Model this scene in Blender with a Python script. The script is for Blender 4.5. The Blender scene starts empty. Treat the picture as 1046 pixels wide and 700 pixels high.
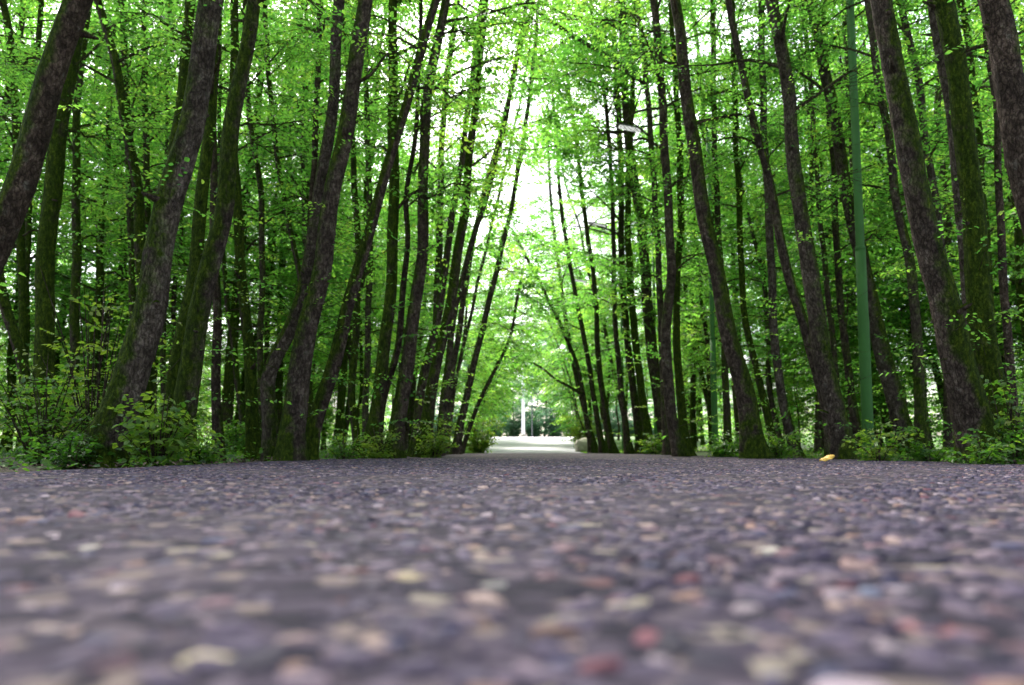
import bpy, math, random
import numpy as np
from mathutils import Matrix, Vector

rng = np.random.default_rng(11)
random.seed(11)
scene = bpy.context.scene
C = scene.collection
R = math.radians

# ------------------------------------------------------------------ camera
F, CX, CY, PITCH, SHIFT = 755.0, 523.0, 350.0, R(5.0), 44.0
YAW = math.atan(12 / 755)
CAM = Vector((0, 0, 0.085))
ROT = Matrix.Rotation(YAW, 3, 'Z') @ Matrix.Rotation(R(90) + PITCH, 3, 'X')


def at(px, py, depth):
    """where the sight line through a photo pixel meets the plane Y = depth"""
    d = ROT @ Vector(((px - CX) / F, (CY + SHIFT - py) / F, -1))
    return CAM + d * (depth / d.y)


cam = bpy.data.cameras.new('camera')
co = bpy.data.objects.new('camera', cam)
C.objects.link(co)
co.location = CAM
co.rotation_euler = (R(90) + PITCH, 0, YAW)
cam.sensor_width = 36
cam.lens = F / 1046 * 36
cam.shift_y = SHIFT / 1046
cam.clip_start = 0.01
cam.clip_end = 3000
cam.dof.use_dof = True
cam.dof.focus_distance = 3.8
cam.dof.aperture_fstop = 3.0
scene.camera = co


# ------------------------------------------------------------------ ground profile
def prof(y):
    y = np.asarray(y, float)
    t = np.clip((y - 30) / 30, 0, 1)
    return -0.05 * np.exp(-((y - 30) / 5) ** 2) + 1.15 * t * t * (3 - 2 * t) * 0.6 + 0.4 * 1.15 * t


def sines(x, y, s=0):
    return (np.sin(x * 1.7 + s) * np.cos(y * 1.3 + 2 * s) + 0.6 * np.sin(x * 3.9 - y * 2.7 + s * 3) + 0.4 * np.sin(y * 6.1 + x * 5.3 + s))


def edge_l(y):
    y = np.asarray(y, float)
    return -1.98 + 0.03 * np.sin(y * 1.9) + 0.025 * np.sin(y * 5.3 + 1) - 0.5 * np.clip((y - 40) / 18, 0, 1) - 6 * np.clip((y - 56) / 4, 0, 1) ** 2


def edge_r(y):
    y = np.asarray(y, float)
    return 3.08 + 0.03 * np.sin(y * 2.3) + 0.03 * np.sin(y * 6.1) - 0.6 * np.clip((y - 14) / 14, 0, 1) + 1.4 * np.clip((y - 36) / 22, 0, 1) + 6 * np.clip((y - 56) / 4, 0, 1) ** 2


def floor_z(x, y):
    """forest floor beside the road"""
    x = np.asarray(x, float)
    y = np.asarray(y, float)
    d = np.maximum(edge_l(y) - x, x - edge_r(y))
    w = np.clip(d / 0.5, 0, 1)
    n = sines(x * 0.9, y * 0.9, 1.0)
    berm = 0.09 * np.exp(-((x - 3.1) / 0.35) ** 2) * np.exp(-((y - 14) / 3.5) ** 2)
    return prof(y) - 0.035 + w * (0.03 * n + 0.012 * np.clip(d, 0, 6)) + berm * (1 + 0.3 * n)


# ------------------------------------------------------------------ mesh helpers
def mesh_np(name, V, faces, mat, parent=None, smooth=False, attrs=None, loc=None):
    """faces: list of int arrays (m, k), one array per polygon size"""
    me = bpy.data.meshes.new(name)
    V = np.asarray(V, np.float32)
    me.vertices.add(len(V))
    me.vertices.foreach_set('co', V.ravel())
    fl = [np.asarray(f, np.int32) for f in faces if len(f)]
    tot = np.concatenate([np.full(len(f), f.shape[1], np.int32) for f in fl])
    idx = np.concatenate([f.ravel() for f in fl])
    me.loops.add(len(idx))
    me.loops.foreach_set('vertex_index', idx)
    me.polygons.add(len(tot))
    st = np.zeros(len(tot), np.int32)
    st[1:] = np.cumsum(tot)[:-1]
    me.polygons.foreach_set('loop_start', st)
    me.polygons.foreach_set('use_smooth', np.full(len(tot), smooth, bool))
    for k, a in (attrs or {}).items():
        a = np.asarray(a, np.float32)
        if a.ndim == 1:
            me.attributes.new(k, 'FLOAT', 'POINT').data.foreach_set('value', a)
        else:
            me.attributes.new(k, 'FLOAT_COLOR', 'POINT').data.foreach_set('color', a.ravel())
    me.update()
    me.validate()
    if mat:
        me.materials.append(mat)
    o = bpy.data.objects.new(name, me)
    C.objects.link(o)
    if parent is not None:
        o.parent = parent
    if loc is not None:
        o.location = loc
    return o


def tag(o, label=None, cat=None, group=None, kind=None):
    if label:
        o['label'] = label
    if cat:
        o['category'] = cat
    if group:
        o['group'] = group
    if kind:
        o['kind'] = kind
    return o


def empty(name, loc, rot=(0, 0, 0)):
    o = bpy.data.objects.new(name, None)
    C.objects.link(o)
    o.location = loc
    o.rotation_euler = rot
    o.empty_display_size = 0.2
    return o


def copy_tree(o, loc, rot, scl, label=None):
    c = o.copy()
    C.objects.link(c)
    c.location = loc
    c.rotation_euler = rot
    c.scale = (scl,) * 3
    if label:
        c['label'] = label
    for ch in list(o.children):
        k = ch.copy()
        C.objects.link(k)
        k.parent = c
    return c


def spline(P, n):
    """Catmull-Rom through P, n samples per segment"""
    P = np.asarray(P, float)
    Q = np.vstack([2 * P[0] - P[1], P, 2 * P[-1] - P[-2]])
    out = []
    for i in range(len(P) - 1):
        p0, p1, p2, p3 = Q[i:i + 4]
        for t in np.linspace(0, 1, n, endpoint=False):
            out.append(0.5 * (2 * p1 + (p2 - p0) * t + (2 * p0 - 5 * p1 + 4 * p2 - p3) * t * t + (3 * p1 - p0 - 3 * p2 + p3) * t ** 3))
    out.append(P[-1])
    return np.array(out)


def tube(P, rad, seg, wob=0.0, seed=0, cap=True, flare=None, rough=0.0):
    """tapered tube; returns verts and quads, n-gon caps folded in as triangles"""
    P = np.asarray(P, float)
    n = len(P)
    T = np.gradient(P, axis=0)
    T /= np.linalg.norm(T, axis=1)[:, None] + 1e-9
    ref = np.array([1.0, 0.13, 0]) if abs(T[0][0]) < 0.8 else np.array([0, 1.0, 0.1])
    U = ref - (T @ ref)[:, None] * T
    U /= np.linalg.norm(U, axis=1)[:, None]
    W = np.cross(T, U)
    a = np.linspace(0, 2 * np.pi, seg, endpoint=False)
    s = np.concatenate([[0], np.cumsum(np.linalg.norm(np.diff(P, axis=0), axis=1))])
    rr = np.asarray(rad, float)[:, None] * np.ones((1, seg))
    if wob:
        A, S = np.meshgrid(a, s)
        k = seed * 1.37
        rr *= 1 + wob * (np.sin(A * 2 + S * 1.6 + k) * 0.8 + np.sin(A * 3 - S * 3.7 + k * 2) * 0.6 + np.sin(S * 7 + k) * 0.4
                         + np.sin(A * 5 + S * 11 + k) * 0.35 + np.sin(A * 7 - S * 19 + k * 3) * 0.25)
    if rough:
        rr *= 1 + np.random.default_rng(seed + 5000).normal(0, rough, rr.shape)
    if flare:
        A, S = np.meshgrid(a, s)
        amt, ln = flare
        rr *= 1 + amt * np.exp(-S / ln) * (0.65 + 0.5 * np.sin(A * 3 + seed) + 0.3 * np.sin(A * 5 + seed * 2.1))
    V = P[:, None, :] + rr[..., None] * (np.cos(a)[None, :, None] * U[:, None, :] + np.sin(a)[None, :, None] * W[:, None, :])
    V = V.reshape(-1, 3)
    i = np.arange(n - 1)[:, None] * seg
    j = np.arange(seg)[None, :]
    j2 = (j + 1) % seg
    Q = np.stack([i + j, i + j2, i + seg + j2, i + seg + j], -1).reshape(-1, 4)
    if cap:
        V = np.vstack([V, P[-1:]])
        c = len(V) - 1
        b = (n - 1) * seg
        tri = np.stack([b + np.arange(seg), b + (np.arange(seg) + 1) % seg, np.full(seg, c)], -1)
    else:
        tri = np.zeros((0, 3), int)
    return V, Q, tri


def twigs(P0, P1, r0, r1):
    """many straight three-sided tapering twigs at once"""
    d = P1 - P0
    d /= np.linalg.norm(d, axis=1)[:, None] + 1e-9
    u = np.cross(d, [0.3, 0.2, 1.0])
    u /= np.linalg.norm(u, axis=1)[:, None] + 1e-9
    w = np.cross(d, u)
    a = np.array([0, 2.094, 4.189])
    o = np.cos(a)[None, :, None] * u[:, None] + np.sin(a)[None, :, None] * w[:, None]
    V = np.concatenate([P0[:, None] + o * r0, P1[:, None] + o * r1], 1).reshape(-1, 3)
    b = np.arange(len(P0))[:, None, None] * 6
    return V, (b + np.array([[0, 1, 4, 3], [1, 2, 5, 4], [2, 0, 3, 5]])).reshape(-1, 4)


class MB:
    def __init__(self):
        self.V, self.F, self.n, self.A = [], {}, 0, []

    def add(self, V, *faces, a=0.0):
        V = np.asarray(V, float)
        for f in faces:
            f = np.asarray(f, int)
            if len(f):
                self.F.setdefault(f.shape[1], []).append(f + self.n)
        self.V.append(V)
        self.A.append(np.full(len(V), a))
        self.n += len(V)

    def tube(self, P, rad, seg=6, **k):
        self.add(*tube(P, rad, seg, **k))

    def box(self, c, s, rot=None):
        c = np.array(c, float)
        v = np.array([[x, y, z] for x in (-.5, .5) for y in (-.5, .5) for z in (-.5, .5)]) * np.array(s, float)
        if rot is not None:
            v = v @ np.array(rot).T
        self.add(v + c, [[0, 1, 3, 2], [4, 6, 7, 5], [0, 4, 5, 1], [2, 3, 7, 6], [0, 2, 6, 4], [1, 5, 7, 3]])

    def build(self, name, mat, parent=None, smooth=True, **k):
        return mesh_np(name, np.vstack(self.V), [np.vstack(f) for f in self.F.values()], mat, parent, smooth, **k)


def leaf_geo(P, D, N, L, W, tone, simple=False):
    """P base points, D directions, N normals (all m x 3), L, W sizes"""
    m = len(P)
    D = D / (np.linalg.norm(D, axis=1)[:, None] + 1e-9)
    N = N - (N * D).sum(1)[:, None] * D
    N /= np.linalg.norm(N, axis=1)[:, None] + 1e-9
    S = np.cross(D, N)
    L = L[:, None]
    W = W[:, None]
    if simple:
        V = np.stack([P, P + D * L * .45 + S * W * .5 + N * W * .12, P + D * L - N * L * .08, P + D * L * .45 - S * W * .5 + N * W * .12], 1)
        k = 4
        F = (np.arange(m)[:, None] * 4 + np.array([[0, 1, 2, 3]]))
    else:
        V = np.stack([P, P + D * L * .28 + S * W * .46 + N * W * .13, P + D * L * .66 + S * W * .38 + N * W * .08 - N * L * .04,
                      P + D * L - N * L * .14,
                      P + D * L * .66 - S * W * .38 + N * W * .08 - N * L * .04, P + D * L * .28 - S * W * .46 + N * W * .13], 1)
        k = 6
        F = np.concatenate([np.arange(m)[:, None] * 6 + np.array([[0, 1, 2, 3]]), np.arange(m)[:, None] * 6 + np.array([[0, 3, 4, 5]])])
    return V.reshape(-1, 3), F, np.repeat(tone, k)


def sprays(Pc, Dc, g, nl, ls, length, tone0=None, simple=False):
    """flat sprays of alternate leaves. Pc start points, Dc outward directions"""
    m = len(Pc)
    Dc = Dc / (np.linalg.norm(Dc, axis=1)[:, None] + 1e-9)
    up = np.tile([0, 0, 1.0], (m, 1)) + g.normal(0, .28, (m, 3))
    side = np.cross(Dc, up)
    side /= np.linalg.norm(side, axis=1)[:, None] + 1e-9
    up = np.cross(side, Dc)
    t = (np.arange(nl) + g.uniform(0, .8, (m, nl))) / nl
    sg = np.where(np.arange(nl) % 2 == 0, 1.0, -1.0)[None, :]
    ln = length * g.uniform(.6, 1.3, (m, 1))
    P = Pc[:, None] + Dc[:, None] * (t * ln)[..., None] - np.array([0, 0, 1.0]) * ((t * ln) ** 2 * .35)[..., None]
    P = P + side[:, None] * (sg * g.uniform(0, .3, (m, nl)) * length * .6)[..., None]
    D = Dc[:, None] * g.uniform(.3, .9, (m, nl, 1)) + side[:, None] * (sg * g.uniform(.5, 1, (m, nl)))[..., None] + np.array([0, 0, -1.0]) * g.uniform(-.1, .6, (m, nl, 1))
    N = up[:, None] + g.normal(0, .38, (m, nl, 3))
    L = ls * g.uniform(.65, 1.3, m * nl)
    W = L * g.uniform(.55, .8, m * nl)
    if tone0 is None:
        tone0 = g.uniform(0.1, .8, m)
    tone = np.clip(np.repeat(tone0, nl) + g.normal(0, .13, m * nl), 0, 1)
    return leaf_geo(P.reshape(-1, 3), D.reshape(-1, 3), N.reshape(-1, 3), L, W, tone, simple)


# ------------------------------------------------------------------ materials
def nt(name):
    m = bpy.data.materials.new(name)
    m.use_nodes = True
    t = m.node_tree
    t.nodes.clear()
    out = t.nodes.new('ShaderNodeOutputMaterial')
    return m, t, out


def nd(t, typ, ins=None, **kw):
    n = t.nodes.new(typ)
    for k, v in kw.items():
        setattr(n, k, v)
    for k, v in (ins or {}).items():
        if isinstance(v, bpy.types.NodeSocket):
            t.links.new(v, n.inputs[k])
        else:
            n.inputs[k].default_value = v
    return n


def ramp(t, fac, stops, interp='LINEAR'):
    n = t.nodes.new('ShaderNodeValToRGB')
    n.color_ramp.interpolation = interp
    e = n.color_ramp.elements
    while len(e) < len(stops):
        e.new(0.5)
    for el, (p, c) in zip(e, stops):
        el.position = p
        el.color = (*c, 1) if len(c) == 3 else c
    t.links.new(fac, n.inputs[0])
    return n.outputs[0]


def mix(t, fac, a, b, typ='RGBA', blend='MIX'):
    n = t.nodes.new('ShaderNodeMix')
    n.data_type = typ
    if typ == 'RGBA':
        n.blend_type = blend
        ia, ib, o = n.inputs[6], n.inputs[7], n.outputs[2]
    else:
        ia, ib, o = n.inputs[2], n.inputs[3], n.outputs[0]
    for s, v in ((n.inputs[0], fac), (ia, a), (ib, b)):
        if isinstance(v, bpy.types.NodeSocket):
            t.links.new(v, s)
        else:
            s.default_value = v if not (isinstance(v, tuple) and len(v) == 3) else (*v, 1)
    return o


def math_(t, op, a, b=0.0, clamp=False):
    n = t.nodes.new('ShaderNodeMath')
    n.operation = op
    n.use_clamp = clamp
    for s, v in zip(n.inputs, (a, b)):
        if isinstance(v, bpy.types.NodeSocket):
            t.links.new(v, s)
        else:
            s.default_value = v
    return n.outputs[0]


def leaf_mat(name, stops, trans, tmix=0.6, rough=0.5):
    m, t, out = nt(name)
    at_ = nd(t, 'ShaderNodeAttribute', attribute_name='tone')
    oi = nd(t, 'ShaderNodeObjectInfo')
    f = math_(t, 'ADD', at_.outputs['Fac'], math_(t, 'MULTIPLY', math_(t, 'SUBTRACT', oi.outputs['Random'], .5), .3), True)
    c = ramp(t, f, stops)
    ct = ramp(t, f, trans)
    p = nd(t, 'ShaderNodeBsdfPrincipled', {'Base Color': c, 'Roughness': rough, 'Specular IOR Level': 0.4})
    tr = nd(t, 'ShaderNodeBsdfTranslucent', {'Color': ct})
    mx = nd(t, 'ShaderNodeMixShader', {0: tmix, 1: p.outputs[0], 2: tr.outputs[0]})
    t.links.new(mx.outputs[0], out.inputs[0])
    return m


LEAF = leaf_mat('leaf_green',
                [(0, (.028, .070, .014)), (.4, (.045, .11, .016)), (.75, (.075, .15, .02)), (1, (.12, .17, .02))],
                [(0, (.10, .33, .04)), (.4, (.18, .48, .055)), (.75, (.28, .60, .065)), (1, (.42, .65, .07))])
LEAF_LOW = leaf_mat('herb_green',
                    [(0, (.022, .05, .012)), (.5, (.045, .105, .016)), (.9, (.08, .15, .02)), (1, (.14, .17, .03))],
                    [(0, (.07, .24, .02)), (.5, (.16, .42, .025)), (1, (.36, .55, .04))], .45)
LEAF_FAR = leaf_mat('far_leaf_green',  # leaf tones paled: the overexposed daylight of the far end put into the colour
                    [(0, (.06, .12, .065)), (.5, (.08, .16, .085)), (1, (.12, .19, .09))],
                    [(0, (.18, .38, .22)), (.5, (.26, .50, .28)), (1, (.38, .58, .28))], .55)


def bark_mat():
    m, t, out = nt('bark')
    tc = nd(t, 'ShaderNodeTexCoord')
    tint = nd(t, 'ShaderNodeAttribute', attribute_name='tint', attribute_type='OBJECT').outputs['Fac']
    moss = nd(t, 'ShaderNodeAttribute', attribute_name='moss', attribute_type='OBJECT').outputs['Fac']
    oi = nd(t, 'ShaderNodeObjectInfo')
    off = nd(t, 'ShaderNodeCombineXYZ', {0: math_(t, 'MULTIPLY', oi.outputs['Random'], 37.0), 1: math_(t, 'MULTIPLY', oi.outputs['Random'], 11.0)})
    vec = nd(t, 'ShaderNodeVectorMath', {0: tc.outputs['Object'], 1: off.outputs[0]}, operation='ADD').outputs[0]
    mp = nd(t, 'ShaderNodeMapping', {'Vector': vec, 'Scale': (1, 1, .42)}).outputs[0]
    n1 = nd(t, 'ShaderNodeTexNoise', {'Vector': mp, 'Scale': 34.0, 'Detail': 7.0, 'Roughness': .78}).outputs['Fac']
    wn = nd(t, 'ShaderNodeTexNoise', {'Vector': vec, 'Scale': 22.0, 'Detail': 4.0, 'Roughness': .7}).outputs['Color']
    wv = nd(t, 'ShaderNodeVectorMath', {0: nd(t, 'ShaderNodeMapping', {'Vector': vec, 'Scale': (1, 1, .45)}).outputs[0], 1: nd(t, 'ShaderNodeVectorMath', {0: wn, 3: .05}, operation='SCALE').outputs[0]}, operation='ADD').outputs[0]
    vo = nd(t, 'ShaderNodeTexVoronoi', {'Vector': wv, 'Scale': 46.0}, feature='DISTANCE_TO_EDGE').outputs['Distance']
    crack = nd(t, 'ShaderNodeMapRange', {0: vo, 1: 0.0, 2: .12}).outputs[0]
    n2 = nd(t, 'ShaderNodeTexNoise', {'Vector': vec, 'Scale': 5.0, 'Detail': 5.0, 'Roughness': .65}).outputs['Fac']
    n3 = nd(t, 'ShaderNodeTexNoise', {'Vector': vec, 'Scale': 15.0, 'Detail': 4.0, 'Roughness': .6}).outputs['Fac']
    nb = mix(t, .45, n1, n3, 'FLOAT')
    brown = ramp(t, nb, [(.32, (.018, .011, .009)), (.5, (.115, .077, .058)), (.66, (.30, .215, .17))])
    grey = ramp(t, nb, [(.32, (.030, .024, .021)), (.5, (.185, .15, .125)), (.66, (.44, .375, .325))])
    c = mix(t, tint, brown, grey)
    lich = nd(t, 'ShaderNodeMapRange', {0: n3, 1: .60, 2: .72, 4: .7}).outputs[0]
    c = mix(t, lich, c, (.27, .26, .22))
    dark = nd(t, 'ShaderNodeMapRange', {0: n2, 1: .62, 2: .42, 4: .65}).outputs[0]
    c = mix(t, dark, c, (.030, .022, .017))
    c = mix(t, crack, mix(t, .45, c, (.018, .013, .010)), c)
    # moss on the side that looks upward
    geo = nd(t, 'ShaderNodeNewGeometry')
    nz = nd(t, 'ShaderNodeSeparateXYZ', {0: geo.outputs['Normal']}).outputs['Z']
    ms = math_(t, 'ADD', math_(t, 'MULTIPLY', nz, 3.8), math_(t, 'MULTIPLY', math_(t, 'SUBTRACT', n2, .5), 2.2))
    ms = math_(t, 'ADD', ms, math_(t, 'MULTIPLY', math_(t, 'SUBTRACT', n3, .5), 1.2))
    ms = math_(t, 'ADD', ms, math_(t, 'SUBTRACT', math_(t, 'MULTIPLY', moss, 2.0), .86))
    mf = nd(t, 'ShaderNodeMapRange', {0: ms, 1: -.1, 2: .45}).outputs[0]
    mcol = ramp(t, n1, [(.3, (.010, .017, .003)), (.5, (.040, .068, .006)), (.7, (.12, .165, .012))])
    c = mix(t, mf, c, mcol)
    bh = math_(t, 'ADD', math_(t, 'MULTIPLY', crack, .6), math_(t, 'MULTIPLY', n1, .9))
    bh = math_(t, 'ADD', bh, math_(t, 'MULTIPLY', n3, .8))
    bp = nd(t, 'ShaderNodeBump', {'Height': bh, 'Strength': 1.0, 'Distance': .035}).outputs[0]
    p = nd(t, 'ShaderNodeBsdfPrincipled', {'Base Color': c, 'Roughness': .9, 'Specular IOR Level': .08, 'Normal': bp})
    t.links.new(p.outputs[0], out.inputs[0])
    return m


BARK = bark_mat()


def simple_mat(name, col, rough=.5, metal=0., noise=.0, nscale=8., emit=None, bump=0.):
    m, t, out = nt(name)
    tc = nd(t, 'ShaderNodeTexCoord')
    n = nd(t, 'ShaderNodeTexNoise', {'Vector': tc.outputs['Object'], 'Scale': nscale, 'Detail': 5.0, 'Roughness': .65}).outputs['Fac']
    lo = tuple(c * (1 - noise) for c in col)
    hi = tuple(min(1, c * (1 + noise)) for c in col)
    c = ramp(t, n, [(.3, lo), (.7, hi)])
    ins = {'Base Color': c, 'Roughness': rough, 'Metallic': metal}
    if bump:
        ins['Normal'] = nd(t, 'ShaderNodeBump', {'Height': n, 'Strength': bump, 'Distance': .02}).outputs[0]
    p = nd(t, 'ShaderNodeBsdfPrincipled', ins)
    if emit:
        p.inputs['Emission Color'].default_value = (1, 1, 1, 1)
        p.inputs['Emission Strength'].default_value = emit
    t.links.new(p.outputs[0], out.inputs[0])
    return m


POLE_GREEN = simple_mat('green_pole_paint', (.030, .115, .015), .75, noise=.18, nscale=3)
LAMP_GREY = simple_mat('lamp_housing_grey', (.08, .08, .085), .45, noise=.1)
LAMP_LENS = simple_mat('lamp_cover_white', (.80, .80, .84), .3, noise=.03, emit=.15)
WHITE_POLE = simple_mat('white_pole_paint', (.8, .8, .82), .5, noise=.05)
STONE = simple_mat('pale_boulder_stone', (.42, .37, .30), .9, noise=.3, nscale=6, bump=.6)
DRY_LEAF = simple_mat('dry_yellow_leaf', (.75, .42, .07), .6, noise=.45, nscale=25)
BLUE = simple_mat('blue_plastic', (.03, .16, .38), .4, noise=.2)


def asphalt_mat():
    m, t, out = nt('asphalt')
    tc = nd(t, 'ShaderNodeTexCoord')
    v = tc.outputs['Object']
    vo = nd(t, 'ShaderNodeTexVoronoi', {'Vector': v, 'Scale': 42.0})
    r = nd(t, 'ShaderNodeSeparateColor', {0: vo.outputs['Color']})
    c = ramp(t, r.outputs[0], [(0, (.014, .012, .019)), (.3, (.026, .021, .032)), (.55, (.044, .035, .050)), (.75, (.070, .056, .068)), (.88, (.125, .098, .090)), (.96, (.09, .045, .045)), (.98, (.17, .145, .12))], 'CONSTANT')
    n = nd(t, 'ShaderNodeTexNoise', {'Vector': v, 'Scale': .8, 'Detail': 6.0, 'Roughness': .6}).outputs['Fac']
    c = mix(t, nd(t, 'ShaderNodeMapRange', {0: n, 1: .35, 2: .7, 4: .25}).outputs[0], c, (.036, .029, .040))
    # sunlit glare on the far stretch, painted in as much paler asphalt
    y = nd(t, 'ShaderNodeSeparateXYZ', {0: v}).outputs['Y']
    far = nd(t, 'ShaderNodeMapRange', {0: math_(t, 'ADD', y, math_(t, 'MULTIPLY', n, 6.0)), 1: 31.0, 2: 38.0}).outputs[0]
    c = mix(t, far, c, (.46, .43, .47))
    h = nd(t, 'ShaderNodeMapRange', {0: vo.outputs['Distance'], 1: 0.0, 2: .7, 3: 1.0, 4: 0.0}).outputs[0]
    bp = nd(t, 'ShaderNodeBump', {'Height': h, 'Strength': .7, 'Distance': .006}).outputs[0]
    p = nd(t, 'ShaderNodeBsdfPrincipled', {'Base Color': c, 'Roughness': .85, 'Specular IOR Level': .08, 'Normal': bp})
    t.links.new(p.outputs[0], out.inputs[0])
    return m


def stone_mat():
    m, t, out = nt('asphalt_stones')
    a = nd(t, 'ShaderNodeAttribute', attribute_name='stone_colour').outputs['Color']
    tc = nd(t, 'ShaderNodeTexCoord')
    n = nd(t, 'ShaderNodeTexNoise', {'Vector': tc.outputs['Object'], 'Scale': 330.0, 'Detail': 3.0, 'Roughness': .6}).outputs['Fac']
    c = mix(t, 1.0, a, ramp(t, n, [(.3, (.7, .7, .7)), (.7, (1.2, 1.2, 1.2))]), blend='MULTIPLY')
    bp = nd(t, 'ShaderNodeBump', {'Height': n, 'Strength': .35, 'Distance': .002}).outputs[0]
    p = nd(t, 'ShaderNodeBsdfPrincipled', {'Base Color': c, 'Roughness': .7, 'Specular IOR Level': .14, 'Normal': bp})
    t.links.new(p.outputs[0], out.inputs[0])
    return m


def floor_mat():
    m, t, out = nt('forest_floor')
    tc = nd(t, 'ShaderNodeTexCoord')
    v = tc.outputs['Object']
    n1 = nd(t, 'ShaderNodeTexNoise', {'Vector': v, 'Scale': 25.0, 'Detail': 6.0, 'Roughness': .7}).outputs['Fac']
    n2 = nd(t, 'ShaderNodeTexNoise', {'Vector': v, 'Scale': .7, 'Detail': 6.0, 'Roughness': .6}).outputs['Fac']
    soil = ramp(t, n1, [(.3, (.030, .021, .015)), (.5, (.070, .050, .035)), (.7, (.13, .095, .065))])
    grn = ramp(t, n1, [(.3, (.025, .05, .012)), (.7, (.07, .12, .025))])
    c = mix(t, nd(t, 'ShaderNodeMapRange', {0: n2, 1: .42, 2: .58}).outputs[0], soil, grn)
    y = nd(t, 'ShaderNodeSeparateXYZ', {0: v}).outputs['Y']
    c = mix(t, nd(t, 'ShaderNodeMapRange', {0: y, 1: 30.0, 2: 42.0}).outputs[0], c, mix(t, n1, (.035, .075, .016), (.07, .12, .03)))
    bp = nd(t, 'ShaderNodeBump', {'Height': n1, 'Strength': .8, 'Distance': .03}).outputs[0]
    p = nd(t, 'ShaderNodeBsdfPrincipled', {'Base Color': c, 'Roughness': .95, 'Normal': bp})
    t.links.new(p.outputs[0], out.inputs[0])
    return m


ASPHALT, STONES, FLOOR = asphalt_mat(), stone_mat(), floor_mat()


# ------------------------------------------------------------------ ground and road
def grid(xs, ys, zf):
    X, Y = np.meshgrid(xs, ys)
    Z = zf(X, Y)
    V = np.stack([X, Y, Z], -1).reshape(-1, 3)
    nx = len(xs)
    i = np.arange(len(ys) - 1)[:, None] * nx + np.arange(nx - 1)[None, :]
    return V, np.stack([i, i + 1, i + nx + 1, i + nx], -1).reshape(-1, 4)


xs = np.unique(np.concatenate([np.linspace(-900, -30, 12), np.linspace(-30, -8, 30), np.linspace(-8, 9, 110), np.linspace(9, 31, 30), np.linspace(31, 900, 12)]))
ys = np.unique(np.concatenate([np.linspace(-400, -8, 10), np.linspace(-8, 36, 200), np.linspace(36, 80, 60), np.linspace(80, 1500, 14)]))
V, Q = grid(xs, ys, floor_z)
tag(mesh_np('ground', V, [Q], FLOOR, smooth=True), kind='structure')

yy = np.unique(np.concatenate([np.linspace(-8, 32, 260), np.linspace(32, 62, 90)]))
u = np.linspace(0, 1, 41)
L_, R_ = edge_l(yy), edge_r(yy)
X = L_[:, None] + (R_ - L_)[:, None] * u[None]
Y = np.repeat(yy[:, None], len(u), 1)
Z = prof(Y) + 0.0015 * sines(X * 3, Y * 3, .4)
top = np.stack([X, Y, Z], -1)
low = top[:, [0, -1]] + np.array([[[-.05, 0, -.10], [.05, 0, -.10]]])
G = np.concatenate([low[:, :1], top, low[:, 1:]], 1)
nx = G.shape[1]
i = np.arange(len(yy) - 1)[:, None] * nx + np.arange(nx - 1)[None]
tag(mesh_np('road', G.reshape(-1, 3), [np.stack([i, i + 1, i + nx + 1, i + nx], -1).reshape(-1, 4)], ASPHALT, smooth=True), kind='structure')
# the crossing road the lane runs into
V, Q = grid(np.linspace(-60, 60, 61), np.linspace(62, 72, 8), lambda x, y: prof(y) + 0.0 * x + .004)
tag(mesh_np('crossing_road', V, [Q], ASPHALT), kind='structure')


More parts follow.
